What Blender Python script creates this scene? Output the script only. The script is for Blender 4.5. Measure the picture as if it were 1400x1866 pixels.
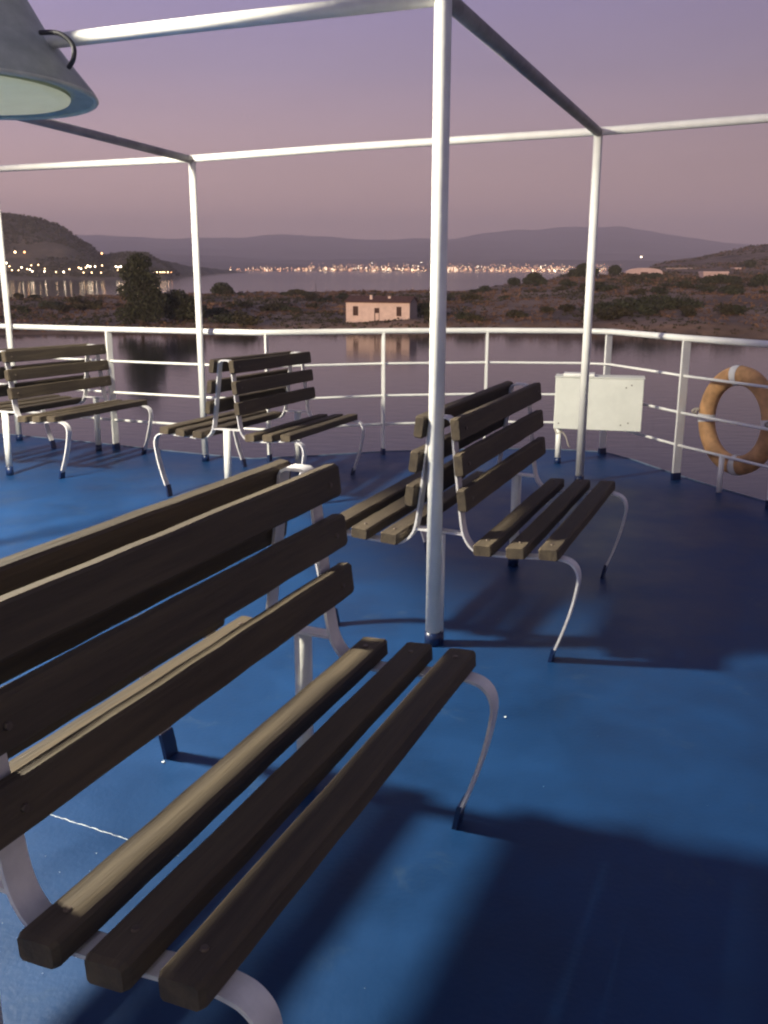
import bpy, bmesh, math, random
from mathutils import Vector, Matrix, noise
R = math.radians
for o in list(bpy.data.objects): bpy.data.objects.remove(o)
S = bpy.context.scene
COL = S.collection
random.seed(11)

# ------------------------------------------------------------------ camera, sky, light
EYE = 11.5                      # eye height above the water
DK = EYE - 1.38                 # deck height above the water under the camera
TRIM = R(1.32)                  # the deck falls away slightly towards the rail
PITCH = R(13.874) + TRIM
F = 1638.6
cam = bpy.data.cameras.new('camera'); camo = bpy.data.objects.new('camera', cam); COL.objects.link(camo)
cam.sensor_fit = 'VERTICAL'; cam.sensor_height = 24; cam.lens = F / 1866 * 24
cam.clip_start = .05; cam.clip_end = 40000
camo.matrix_world = Matrix.Translation((0, 0, EYE)) @ Matrix.Rotation(R(90) - PITCH, 4, 'X') @ Matrix.Rotation(R(.14), 4, 'Z')
S.camera = camo
S.view_settings.view_transform = 'Standard'; S.view_settings.look = 'None'
S.view_settings.exposure = 0; S.view_settings.gamma = 1
S.render.engine = 'CYCLES'
S.cycles.filter_width = 2.2
S.cycles.max_bounces = 6; S.cycles.volume_bounces = 1

w = bpy.data.worlds.new('World'); S.world = w; w.use_nodes = True
nt = w.node_tree; nt.nodes.clear(); N = nt.nodes.new; L = nt.links.new
tc = N('ShaderNodeTexCoord'); sp = N('ShaderNodeSeparateXYZ'); L(tc.outputs['Generated'], sp.inputs[0])
ramp = N('ShaderNodeValToRGB'); L(sp.outputs['Z'], ramp.inputs[0])
cr = ramp.color_ramp
pts = [(0, (.60, .38, .34)), (.035, (.60, .38, .33)), (.10, (.41, .28, .285)), (.19, (.245, .20, .30)), (.30, (.175, .16, .345)), (.55, (.11, .118, .20)), (1, (.07, .08, .125))]
while len(cr.elements) < len(pts): cr.elements.new(.5)
for e, (p, c) in zip(cr.elements, pts): e.position = p; e.color = (*c, 1)
mr = N('ShaderNodeMapRange'); L(sp.outputs['X'], mr.inputs[0])
mr.inputs[1].default_value = -.5; mr.inputs[2].default_value = .5; mr.inputs[3].default_value = 1.62; mr.inputs[4].default_value = .84
mu = N('ShaderNodeVectorMath'); mu.operation = 'SCALE'; L(ramp.outputs[0], mu.inputs[0]); L(mr.outputs[0], mu.inputs['Scale'])
sky = N('ShaderNodeTexSky'); sky.sky_type = 'NISHITA'; sky.sun_disc = False; sky.sun_elevation = R(1); sky.sun_rotation = R(195)
cn = N('ShaderNodeTexNoise'); cm = N('ShaderNodeMapping'); cm.inputs['Scale'].default_value = (1, 1, 5); L(tc.outputs['Generated'], cm.inputs[0]); L(cm.outputs[0], cn.inputs['Vector']); cn.inputs['Scale'].default_value = 2.2; cn.inputs['Detail'].default_value = 6
cq = N('ShaderNodeMapRange'); L(cn.outputs[0], cq.inputs[0]); cq.inputs[1].default_value = .3; cq.inputs[2].default_value = .7; cq.inputs[3].default_value = .93; cq.inputs[4].default_value = 1.07
mm = N('ShaderNodeMath'); mm.operation = 'MULTIPLY'; L(mr.outputs[0], mm.inputs[0]); L(cq.outputs[0], mm.inputs[1]); L(mm.outputs[0], mu.inputs['Scale'])
ms = N('ShaderNodeVectorMath'); ms.operation = 'SCALE'; L(sky.outputs[0], ms.inputs[0]); ms.inputs['Scale'].default_value = .004
ad = N('ShaderNodeVectorMath'); ad.operation = 'ADD'; L(mu.outputs[0], ad.inputs[0]); L(ms.outputs[0], ad.inputs[1])
bg = N('ShaderNodeBackground'); L(ad.outputs[0], bg.inputs[0]); bg.inputs[1].default_value = 1.2
wo = N('ShaderNodeOutputWorld'); L(bg.outputs[0], wo.inputs[0])

sun = bpy.data.lights.new('sun', 'SUN'); sun.energy = 2.9; sun.angle = R(12); sun.color = (1, .63, .43)   # last afterglow, low behind the ship
suno = bpy.data.objects.new('sun', sun); COL.objects.link(suno)
suno.rotation_euler = Vector((.28, 1, -.075)).to_track_quat('-Z', 'Y').to_euler()
suno.location = (0, -20, 30)

# ------------------------------------------------------------------ helpers
def mat(name, col, rough=.5, metal=0, spec=.5, var=.0, vscale=5, bump=0, bscale=40, stretch=None, emit=None, estr=0, col2=None, detail=4, coat=0, rvar=0):
    m = bpy.data.materials.new(name); m.use_nodes = True; t = m.node_tree; b = t.nodes['Principled BSDF']
    b.inputs['Base Color'].default_value = (*col, 1); b.inputs['Roughness'].default_value = rough
    b.inputs['Metallic'].default_value = metal; b.inputs['Specular IOR Level'].default_value = spec
    b.inputs['Coat Weight'].default_value = coat
    tcn = t.nodes.new('ShaderNodeTexCoord'); src = tcn.outputs['Object']
    if stretch:
        mp = t.nodes.new('ShaderNodeMapping'); mp.inputs['Scale'].default_value = stretch; t.links.new(src, mp.inputs[0]); src = mp.outputs[0]
    if var or col2:
        n = t.nodes.new('ShaderNodeTexNoise'); n.inputs['Scale'].default_value = vscale; n.inputs['Detail'].default_value = detail; n.inputs['Roughness'].default_value = .62
        t.links.new(src, n.inputs['Vector'])
        r = t.nodes.new('ShaderNodeValToRGB'); r.color_ramp.elements[0].position = .34; r.color_ramp.elements[1].position = .66
        a = col if col2 else tuple(c * (1 - var) for c in col); c2 = col2 if col2 else tuple(min(1, c * (1 + var)) for c in col)
        r.color_ramp.elements[0].color = (*a, 1); r.color_ramp.elements[1].color = (*c2, 1)
        t.links.new(n.outputs[0], r.inputs[0]); t.links.new(r.outputs[0], b.inputs['Base Color'])
        if rvar:
            q = t.nodes.new('ShaderNodeMapRange'); q.inputs[1].default_value = .3; q.inputs[2].default_value = .7
            q.inputs[3].default_value = max(.02, rough - rvar); q.inputs[4].default_value = rough + rvar
            t.links.new(n.outputs[0], q.inputs[0]); t.links.new(q.outputs[0], b.inputs['Roughness'])
    if bump:
        n2 = t.nodes.new('ShaderNodeTexNoise'); n2.inputs['Scale'].default_value = bscale; n2.inputs['Detail'].default_value = 3
        t.links.new(src, n2.inputs['Vector'])
        bp = t.nodes.new('ShaderNodeBump'); bp.inputs['Strength'].default_value = 1; bp.inputs['Distance'].default_value = bump
        t.links.new(n2.outputs[0], bp.inputs['Height']); t.links.new(bp.outputs[0], b.inputs['Normal'])
    if emit:
        b.inputs['Emission Color'].default_value = (*emit, 1); b.inputs['Emission Strength'].default_value = estr
    return m

M = {
 'deck': mat('deck_paint', (.007, .038, .120), .46, spec=.20, var=.22, vscale=2.3, bump=.0008, bscale=70, rvar=.09, detail=12),
 'deck_dark': mat('dark_blue_boot_paint', (.006, .018, .07), .35, var=.2, vscale=20),
 'white': mat('white_gloss_paint', (.80, .79, .75), .32, var=.07, vscale=6, bump=.0008, bscale=60),
 'white_worn': mat('white_strap_paint', (.68, .66, .66), .4, var=.10, vscale=14, bump=.0008, bscale=80),
 'wood': mat('weathered_slat_wood', (.055, .041, .030), .8, col2=(.108, .083, .055), spec=.35, vscale=5, bump=.002, bscale=30, stretch=(.35, 5, 5), detail=9, rvar=.12),
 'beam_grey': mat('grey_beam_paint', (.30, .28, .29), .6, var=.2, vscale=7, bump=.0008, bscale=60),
 'bolt': mat('rusty_bolt', (.13, .10, .08), .5, metal=.6),
 'box': mat('locker_paint', (.68, .68, .62), .45, var=.05, vscale=8, bump=.001, bscale=25),
 'ring': mat('faded_orange_foam', (.52, .285, .125), .7, var=.28, vscale=9, bump=.002, bscale=60),
 'tape': mat('white_reflective_band', (.72, .70, .68), .4, var=.06, vscale=30),
 'rope': mat('rope', (.42, .38, .32), .9, bump=.002, bscale=150),
 'shade': mat('lamp_shade_enamel', (.42, .46, .42), .5, var=.15, vscale=9, bump=.001, bscale=40),
 'rim': mat('lamp_rim', (.55, .58, .50), .4, var=.1, vscale=9),
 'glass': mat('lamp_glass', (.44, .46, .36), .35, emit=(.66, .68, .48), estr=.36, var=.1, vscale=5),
 'litglass': mat('lit_lamp_glass', (.8, .8, .7), .4, emit=(1, .97, .82), estr=12),
 'chip_glint': mat('chip_and_glint', (.62, .68, .72), .4, var=.15, vscale=60),
 'earth': mat('dry_scrub_earth', (.080, .062, .042), .95, col2=(.33, .25, .175), vscale=.055, bump=.5, bscale=.35, detail=10),
 'hillm': mat('hill_scrub', (.05, .055, .034), .95, col2=(.17, .15, .10), vscale=.022, bump=3, bscale=.05, detail=10),
 'hillr': mat('mountain_rock', (.06, .055, .06), .95, col2=(.13, .11, .11), vscale=.0015, bump=30, bscale=.004, detail=8),
 'leaf_dark': mat('dark_leaves', (.038, .052, .024), .8, var=.45, vscale=.6),
 'leaf_olive': mat('olive_leaves', (.050, .052, .022), .85, var=.4, vscale=.6),
 'leaf_dry': mat('dry_scrub_leaves', (.16, .108, .064), .9, var=.5, vscale=.25),
 'bark': mat('bark', (.06, .045, .03), .9, var=.3, vscale=3, bump=.02, bscale=8),
 'plaster': mat('weathered_plaster', (.70, .62, .52), .9, var=.10, vscale=.8, bump=.01, bscale=4),
 'grey_and_shade': mat('grey_and_shaded_plaster', (.30, .27, .25), .9, var=.15, vscale=.8),  # garden wall grey; on the house sides it holds their shade
 'tile': mat('roof_tiles', (.12, .068, .05), .85, var=.3, vscale=2.5, bump=.03, bscale=9),
 'darkwood': mat('dark_shutters', (.06, .035, .025), .8, var=.2, vscale=3),
 'pale': mat('pale_sheet', (.55, .47, .44), .8, var=.10, vscale=.2),
 'steel': mat('dark_steel', (.06, .06, .065), .5, metal=.5),
}
# water: dark body, clear reflections broken by small waves
wm = bpy.data.materials.new('calm_sea_water'); wm.use_nodes = True; t = wm.node_tree; b = t.nodes['Principled BSDF']
b.inputs['Base Color'].default_value = (.016, .022, .028, 1); b.inputs['Roughness'].default_value = .09; b.inputs['IOR'].default_value = 1.33
tcn = t.nodes.new('ShaderNodeTexCoord')
mp = t.nodes.new('ShaderNodeMapping'); mp.inputs['Scale'].default_value = (.55, 1.3, 1); t.links.new(tcn.outputs['Object'], mp.inputs[0])
n1 = t.nodes.new('ShaderNodeTexNoise'); n1.inputs['Scale'].default_value = .9; n1.inputs['Detail'].default_value = 3; t.links.new(mp.outputs[0], n1.inputs['Vector'])
bp = t.nodes.new('ShaderNodeBump'); bp.inputs['Strength'].default_value = 1; bp.inputs['Distance'].default_value = .018
t.links.new(n1.outputs[0], bp.inputs['Height']); t.links.new(bp.outputs[0], b.inputs['Normal'])
M['water'] = wm

SHIPPED = []
def link(name, bm, m, parent=None, smooth=False, bevel=0):
    bmesh.ops.recalc_face_normals(bm, faces=bm.faces)
    me = bpy.data.meshes.new(name); bm.to_mesh(me); bm.free()
    for k in (m if isinstance(m, (list, tuple)) else [m]): me.materials.append(k)
    if smooth:
        for p in me.polygons: p.use_smooth = True
    o = bpy.data.objects.new(name, me); COL.objects.link(o)
    if parent: o.parent = parent
    if bevel:
        bv = o.modifiers.new('bevel', 'BEVEL'); bv.width = bevel; bv.segments = 2; bv.limit_method = 'ANGLE'; bv.angle_limit = R(40)
    return o
def tag(o, label=None, cat=None, group=None, kind=None):
    if label: o['label'] = label
    if cat: o['category'] = cat
    if group: o['group'] = group
    if kind: o['kind'] = kind
    return o
def empty(name, loc=(0, 0, 0)):
    o = bpy.data.objects.new(name, None); o.location = loc; o.empty_display_size = .1; COL.objects.link(o); return o
def ship(o): SHIPPED.append(o); return o

def tube(bm, path, r, seg=14, cap=True, mi=0):
    path = [Vector(p) for p in path]; rs = r if isinstance(r, (list, tuple)) else [r] * len(path)
    rings = []; prev = None
    for i, p in enumerate(path):
        d = (path[min(i + 1, len(path) - 1)] - path[max(i - 1, 0)]).normalized()
        if prev is None:
            a = d.orthogonal().normalized()
        else:
            a = (prev - d * prev.dot(d)).normalized()
        prev = a; c = d.cross(a)
        rings.append([bm.verts.new(p + (a * math.cos(2 * math.pi * k / seg) + c * math.sin(2 * math.pi * k / seg)) * rs[i]) for k in range(seg)])
    for A, B in zip(rings, rings[1:]):
        for k in range(seg):
            f = bm.faces.new((A[k], A[(k + 1) % seg], B[(k + 1) % seg], B[k])); f.smooth = True; f.material_index = mi
    if cap:
        for rg in (rings[0][::-1], rings[-1]):
            f = bm.faces.new(rg); f.material_index = mi
    return bm
def box(bm, x0, x1, y0, y1, z0, z1, mtx=None, mi=0):
    v = [Vector((x, y, z)) for z in (z0, z1) for y in (y0, y1) for x in (x0, x1)]
    if mtx: v = [mtx @ p for p in v]
    v = [bm.verts.new(p) for p in v]
    for q in ((0, 2, 3, 1), (4, 5, 7, 6), (0, 1, 5, 4), (1, 3, 7, 5), (3, 2, 6, 7), (2, 0, 4, 6)):
        f = bm.faces.new([v[i] for i in q]); f.material_index = mi
    return bm
def lathe(bm, prof, c, seg=40, mtx=None, mi=0):
    rings = []
    for r, z in prof:
        ring = []
        for k in range(seg):
            p = Vector((r * math.cos(2 * math.pi * k / seg), r * math.sin(2 * math.pi * k / seg), z))
            if mtx: p = mtx @ p
            ring.append(bm.verts.new(p + Vector(c)))
        rings.append(ring)
    for A, B in zip(rings, rings[1:]):
        for k in range(seg):
            f = bm.faces.new((A[k], A[(k + 1) % seg], B[(k + 1) % seg], B[k])); f.smooth = True; f.material_index = mi
    return rings
def arc(cx, cy, r, a0, a1, n):      # in the v-w plane
    return [(cx + r * math.cos(R(a0 + (a1 - a0) * i / n)), cy + r * math.sin(R(a0 + (a1 - a0) * i / n))) for i in range(n + 1)]
def strap(bm, pts, u, wid, th):
    """flat bar following pts in the v-w plane, wid across (u), th thick"""
    n = len(pts); rows = []
    for i, (v, z) in enumerate(pts):
        a = pts[max(i - 1, 0)]; c = pts[min(i + 1, n - 1)]
        d = Vector((c[0] - a[0], c[1] - a[1])).normalized(); nn = Vector((-d.y, d.x)) * th / 2
        rows.append([bm.verts.new((u + su * wid / 2, v + s * nn.x, z + s * nn.y)) for s, su in ((1, -1), (1, 1), (-1, 1), (-1, -1))])
    for k in range(4):                      # each side its own strip, so the arrises stay crisp
        cs = [[bm.verts.new(q.co) for q in (rw[k], rw[(k + 1) % 4])] for rw in rows]
        for A, B in zip(cs, cs[1:]):
            f = bm.faces.new((A[0], A[1], B[1], B[0])); f.smooth = True
    bm.faces.new(rows[0][::-1]); bm.faces.new(rows[-1])
    for rw in rows[1:-1]:
        for q in rw: bm.verts.remove(q)

def catmull(pts, n=6):
    out = []
    P = [pts[0]] + list(pts) + [pts[-1]]
    for i in range(1, len(P) - 2):
        for k in range(n):
            t_ = k / n; a, b_, c, d = (Vector(P[i + j]) for j in (-1, 0, 1, 2))
            out.append(tuple(.5 * ((2 * b_) + (c - a) * t_ + (2 * a - 5 * b_ + 4 * c - d) * t_ ** 2 + (3 * b_ - a - 3 * c + d) * t_ ** 3)))
    out.append(tuple(pts[-1])); return out

# ------------------------------------------------------------------ deck and rail
EDGE = [(-9.5, 11.6), (-6.2, 9.95), (-3.75, 8.74), (-2.63, 8.20), (-1.82, 7.76), (-1.12, 7.43), (-.60, 7.58), (0, 7.80), (.62, 7.91), (1.22, 7.95), (1.62, 7.90), (1.93, 7.80), (2.08, 7.45), (2.27, 6.75), (2.40, 6.34), (2.60, 5.83), (3.25, 4.0), (3.95, 1.6), (4.3, -1), (4.4, -3.4), (-9.5, -3.4)]
bm = bmesh.new()
top = [bm.verts.new((x, y, 0)) for x, y in EDGE]; bot = [bm.verts.new((x, y, -.35)) for x, y in EDGE]
bm.faces.new(top); bm.faces.new(bot[::-1])
for i in range(len(EDGE)):
    j = (i + 1) % len(EDGE); bm.faces.new((top[i], bot[i], bot[j], top[j]))
deck = ship(tag(link('deck', bm, M['deck']), kind='structure'))
# low raised lip along the deck edge
bm = bmesh.new()
path = [Vector((x, y, 0)) for x, y in EDGE[:-2]]
def ribbon(bm, path, off0, off1, z0, z1):
    n = len(path); rows = []
    for i, p in enumerate(path):
        d = (path[min(i + 1, n - 1)] - path[max(i - 1, 0)]).normalized(); nn = Vector((d.y, -d.x, 0))
        rows.append([bm.verts.new(p + nn * o_ + Vector((0, 0, z))) for o_, z in ((off0, z0), (off0, z1), (off1, z1), (off1, z0))])
    for A, B in zip(rows, rows[1:]):
        for k in range(4): bm.faces.new((A[k], A[(k + 1) % 4], B[(k + 1) % 4], B[k]))
    bm.faces.new(rows[0][::-1]); bm.faces.new(rows[-1])
ribbon(bm, path, .004, -.008, -.3, .007)
ship(tag(link('deck_edge', bm, mat('edge_highlight', (.12, .16, .22), .4, var=.3, vscale=6)), kind='structure'))  # highlight along the lip put into a colour paler than the deck
# ship's side below the deck edge
bm = bmesh.new(); ribbon(bm, path, -.02, -.05, -9.0, -.352)
ship(tag(link('hull_side', bm, M['white']), kind='structure'))
# weld seam, its glint put in as pale colour, and paint chips
bm = bmesh.new()
a, b2 = Vector((-.926, 2.176, 0)), Vector((-.514, 1.983, 0)); n_ = 46
seam = [a.lerp(b2, i / n_) + Vector((random.uniform(-.0012, .0012), random.uniform(-.0015, .0015), .0005)) for i in range(n_ + 1)]
tube(bm, seam, [random.uniform(.0004, .0015) for _ in seam], 6)
for (x, y, r) in [(.405, 2.738, .006), (-.66, 2.44, .006)] + [(random.uniform(-1.3, -.65), random.uniform(1.35, 2.0), random.uniform(.0008, .0018)) for _ in range(16)] + [(random.uniform(-.6, 1.6), random.uniform(1.5, 5), random.uniform(.0006, .0016)) for _ in range(14)]:
    vs = [bm.verts.new((x + r * random.uniform(.6, 1.3) * math.cos(k * 1.05), y + r * random.uniform(.6, 1.3) * math.sin(k * 1.05), .0042)) for k in range(6)]
    bm.faces.new(vs)
ship(tag(link('deck_seam_glint', bm, M['chip_glint']), kind='structure'))

rail = ship(tag(empty('ship_railing', (0, 7.6, 0)), 'white steel railing with round top rail and three thin lower rails along the deck edge', 'railing'))
RP = [(-6.2, 9.78), (-3.72, 8.60), (-2.42, 7.72 + .22), (-1.78, 7.62), (-.95, 7.33), (-.01, 7.68), (.88, 7.86), (1.88, 7.72), (2.19, 6.62), (2.53, 5.72), (3.15, 3.95), (3.85, 1.6), (4.2, -1), (4.3, -3.2)]
RS = [(-6.2, 9.78), (-3.95, 8.72), (-2.40, 7.90), (-1.45, 7.50), (-1.02, 7.345), (-.85, 7.38), (-.01, 7.68), (.88, 7.84), (1.70, 7.78), (1.90, 7.66), (2.03, 7.2), (2.19, 6.62), (2.53, 5.72), (3.15, 3.95), (3.85, 1.6), (4.2, -1), (4.3, -3.2)]
def loc(p, z): return (p[0], p[1] - 7.6, z)
bm = bmesh.new(); tube(bm, [loc(p, 1.045) for p in RS], .024, 14); link('top_rail', bm, M['white'], rail)
for z in (.262, .505, .775):
    bm = bmesh.new(); tube(bm, [loc(p, z) for p in RS], .0105, 8); link('lower_rail', bm, M['white'], rail)
STAN = [(-5.3, 9.35), (-3.80, 8.64), (-2.38, 7.89), (-.95, 7.355), (-.01, 7.68), (.88, 7.84), (1.89, 7.70), (2.19, 6.62), (2.53, 5.72), (3.15, 3.95), (3.85, 1.6), (4.2, -1)]
for i, p in enumerate(STAN):
    q = min(range(1, len(RS) - 1), key=lambda k: (RS[k][0] - p[0]) ** 2 + (RS[k][1] - p[1]) ** 2)
    d = Vector((RS[q + 1][0] - RS[q - 1][0], RS[q + 1][1] - RS[q - 1][1], 0)).normalized()
    ang = math.atan2(d.y, d.x)
    mt = Matrix.Translation(loc(p, 0)) @ Matrix.Rotation(ang, 4, 'Z')
    wd = .034 if i not in (7, 8, 9) else .034
    bm = bmesh.new(); box(bm, -.0085, .0085, -wd, wd, .052, 1.03, mt)
    s = link('stanchion', bm, M['white'], rail, bevel=.003)
    bm = bmesh.new(); box(bm, -.0115, .0115, -wd - .003, wd + .003, .0, .054, mt)
    link('foot', bm, M['deck_dark'], s)
# short stub under the lowest rail
bm = bmesh.new(); tube(bm, [loc((2.36, 6.19), -.0), loc((2.36, 6.19), .262)], .019, 10); link('stub_post', bm, M['white'], rail)

# ------------------------------------------------------------------ canopy frame of pipes
C_, R_, P_, Q_ = (.197, 3.377), (1.44, 6.50), (-1.48, 7.34), (-3.43, 8.37)
A2 = (-2.55, 4.42)
fr = ship(tag(empty('canopy_frame', (C_[0], C_[1], 0)), 'white pipe frame for an awning, tall posts on the blue deck joined overhead by beams', 'canopy frame'))
def fl(p, z): return (p[0] - C_[0], p[1] - C_[1], z)
for p, h, r in ((C_, 2.36, .030), (R_, 2.425, .030), (P_, 2.357, .027), (Q_, 2.41, .027), (A2, 2.36, .030), ((-5.0, 9.2), 2.42, .027), ((2.6, .6), 2.36, .03)):
    bm = bmesh.new(); tube(bm, [fl(p, .055), fl(p, h)], r, 20); po = link('post', bm, M['white'], fr)
    bm = bmesh.new(); tube(bm, [fl(p, 0), fl(p, .057)], r + .0035, 20); link('post_foot', bm, M['deck_dark'], po)
BE = [[(*C_, 2.345), (-.68, 3.70, 2.345), (-1.33, 3.95, 2.345), (*A2, 2.35), (-5.2, 5.7, 2.35)],
      [(*C_, 2.345), (*R_, 2.415)],
      [(*Q_, 2.40), (*P_, 2.352), (-.3, 7.02, 2.39), (*R_, 2.42), (2.375, 5.997, 2.42), (4.0, 5.1, 2.42)],
      [(*P_, 2.345), (-2.03, 5.83, 2.352), (*A2, 2.352)],
      [(*Q_, 2.40), (-5.0, 9.2, 2.41)],
      [(*C_, 2.345), (2.6, .6, 2.345)] ]
for k, pth in enumerate(BE[:5]):
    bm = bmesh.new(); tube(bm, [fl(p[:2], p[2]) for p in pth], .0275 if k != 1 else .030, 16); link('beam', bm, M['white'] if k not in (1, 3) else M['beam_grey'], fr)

# ------------------------------------------------------------------ benches
def make_bench():
    """u = x along the slats, v = y to the sides, w = z"""
    root = empty('double_bench')
    UF = .558
    # back bar + seat bar + front leg, right side (v > 0)
    back = [(.0, .925), (.022, .925), (.036, .918), (.043, .905), (.060, .76), (.082, .585), (.096, .49)] 
    curve = catmull([(.082, .585), (.097, .49), (.120, .442), (.155, .414), (.20, .408)], 5)
    seat = [(.20, .408), (.30, .412), (.43, .424), (.475, .426)]
    leg = catmull([(.475, .426), (.512, .418), (.538, .396), (.549, .362), (.546, .32), (.530, .235), (.503, .14), (.467, .035)], 5)
    for su in (-1, 1):
        u = su * UF; bm = bmesh.new()
        r_ = back[:6] + curve[1:] + seat[1:]
        full = [(-v, z) for v, z in r_[::-1]] + r_[1:]
        strap(bm, full, u, .052, .008)
        box(bm, u - .022, u + .022, -.101, .101, .472, .480)
        fm = link('end_frame', bm, M['white_worn'], root)
        for sv in (-1, 1):
            bm = bmesh.new(); strap(bm, [(sv * v, z) for v, z in leg], u + .0, .0515, .0082)
            lg = link('leg', bm, M['white_worn'], root)
            bm = bmesh.new(); strap(bm, [(sv * .4735, .068), (sv * .466, .034), (sv * .458, -.012)], u, .056, .013)
            link('foot', bm, M['deck_dark'], lg)
        bm = bmesh.new(); u *= 1.02; tube(bm, [(u, 0, .055), (u, 0, .4715)], .0245, 18); pd = link('pedestal', bm, M['white'], root)
        bm = bmesh.new(); tube(bm, [(u, 0, -.012), (u, 0, .06)], .0275, 18); link('pedestal_foot', bm, M['deck_dark'], pd)
    LL_ = .626
    def slat(bm, cv, cz, wv, wz, tilt, ln):
        ch = .006; prof = [(-wv/2+ch, -wz/2), (wv/2-ch, -wz/2), (wv/2, -wz/2+ch), (wv/2, wz/2-ch), (wv/2-ch, wz/2), (-wv/2+ch, wz/2), (-wv/2, wz/2-ch), (-wv/2, -wz/2+ch)]
        c, s = math.cos(tilt), math.sin(tilt); rings = []
        xs = [-ln, -ln + .012] + [-ln + .012 + (2 * ln - .024) * k / 12 for k in range(1, 12)] + [ln - .012, ln]
        for i, x in enumerate(xs):
            sc = .86 if i in (0, len(xs) - 1) else 1
            wob = .0012 if 1 < i < len(xs) - 2 else 0
            dv, dz = random.uniform(-wob, wob), random.uniform(-wob, wob)
            rings.append([bm.verts.new((x, cv + (a_ * sc * c - b_ * sc * s) + dv, cz + (a_ * sc * s + b_ * sc * c) + dz)) for a_, b_ in prof])
        for A, B in zip(rings, rings[1:]):
            for k in range(8): bm.faces.new((A[k], A[(k + 1) % 8], B[(k + 1) % 8], B[k]))
        bm.faces.new(rings[0][::-1]); bm.faces.new(rings[-1])
    def bolt(bm, p, n):
        n = Vector(n).normalized(); p = Vector(p)
        tube(bm, [p - n * .004, p + n * .004], [.0085, .006], 8, mi=1)
    for sv in (-1, 1):
        bm = bmesh.new()
        for cv, cz, tl in ((.193, .4365, .05), (.321, .443, .07), (.443, .450, .05)):
            slat(bm, sv * cv, cz, .076, .046, sv * tl, LL_ + random.uniform(-.006, .006))
            for su in (-1, 1): bolt(bm, (su * UF, sv * cv, cz + .023), (0, 0, 1))
        link('seat', bm, [M['wood'], M['bolt']], root)
        bm = bmesh.new()
        for cz in (.888, .754, .620):
            base = .045 + (.905 - cz) / .32 * .040 + .026
            slat(bm, sv * base, cz, .038, .087, sv * .125, LL_ + random.uniform(-.006, .006))
            for su in (-1, 1): bolt(bm, (su * UF, sv * (base + .021), cz), (0, sv, .12))
        link('backrest', bm, [M['wood'], M['bolt']], root)
    return root
def copy_tree(o, parent=None):
    c = o.copy(); COL.objects.link(c); c.parent = parent
    for ch in [k for k in bpy.data.objects if k.parent == o]: copy_tree(ch, c)
    return c
BN = [((-.445, 1.792), 1.168, -.007, .011, 'nearest double wooden slat bench, largest, cut off by the left and bottom of the picture'),
      ((.441, 3.920), 1.163, -.009, .017, 'double wooden slat bench right of centre, behind the tall central post'),
      ((-.858, 6.404), 1.246, -.006, -.016, 'double wooden slat bench left of centre seen end on in front of the railing corner'),
      ((-2.688, 7.283), 1.263, -.012, -.012, 'far left double wooden slat bench by the railing, partly cut off by the picture edge')]
proto = make_bench()
for i, ((x, y), rz, tv, tu, lab) in enumerate(BN):
    o = proto if i == 0 else copy_tree(proto)
    u = Vector((math.cos(rz), math.sin(rz), tu)).normalized(); v = Vector((math.sin(rz), -math.cos(rz), tv)); v = (v - u * v.dot(u)).normalized()
    wv = (-v).cross(u) * -1
    m3 = Matrix((u, -v, u.cross(-v))).transposed()
    # mesh +y side is the camera-right side of the bench
    o.matrix_world = Matrix.Translation((x, y, 0.0)) @ m3.to_4x4() @ Matrix.Rotation(math.pi, 4, 'Z')
    tag(o, lab, 'bench', 'double benches standing on the blue deck'); ship(o)

# ------------------------------------------------------------------ white locker on the rail
lk = ship(tag(empty('deck_locker', (1.69, 7.10, 0)), 'pale metal locker on a leg at the railing, beside the tall right post', 'locker'))
ang = math.atan2(6.984 - 7.148, 2.021 - 1.362)
mt = Matrix.Rotation(ang, 4, 'Z')
bm = bmesh.new(); box(bm, -.338, .338, -.035, .19, .305, .712, mt)
cb = link('cabinet', bm, M['box'], lk, bevel=.006)
bm = bmesh.new(); box(bm, -.344, .344, -.041, .196, .714, .722, mt); link('lid', bm, M['box'], cb, bevel=.002)
bm = bmesh.new(); box(bm, -.28, -.04, -.02, .12, .7235, .745, mt); link('hinge_plate', bm, M['white'], cb, bevel=.003)
for u, z in ((.245, .665), (.205, .645), (.235, .37), (.18, .352), (-.30, .35)):
    bm = bmesh.new(); tube(bm, [mt @ Vector((u, -.039, z)), mt @ Vector((u, -.034, z))], .0055, 8); link('screw', bm, M['bolt'], cb)
bm = bmesh.new(); tube(bm, [mt @ Vector((-.30, .10, .05)), mt @ Vector((-.30, .10, .304))], .024, 14); lg = link('leg', bm, M['white'], lk)
bm = bmesh.new(); tube(bm, [mt @ Vector((-.30, .10, -.01)), mt @ Vector((-.30, .10, .052))], .027, 14); link('foot', bm, M['deck_dark'], lg)
bm = bmesh.new(); box(bm, .26, .30, .192, .40, .46, .50, mt); link('bracket', bm, M['white'], lk)
bm = bmesh.new(); box(bm, -.30, -.26, .192, .46, .46, .50, mt); link('bracket', bm, M['white'], lk)
bm = bmesh.new(); tube(bm, catmull([tuple(mt @ Vector(p)) for p in ((-.33, .02, .30), (-.31, 0, .262), (-.27, 0, .275), (-.235, 0, .23), (-.215, 0, .17), (-.20, .01, .155))], 5), .0055, 6)
link('cord', bm, M['rope'], lk)

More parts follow.
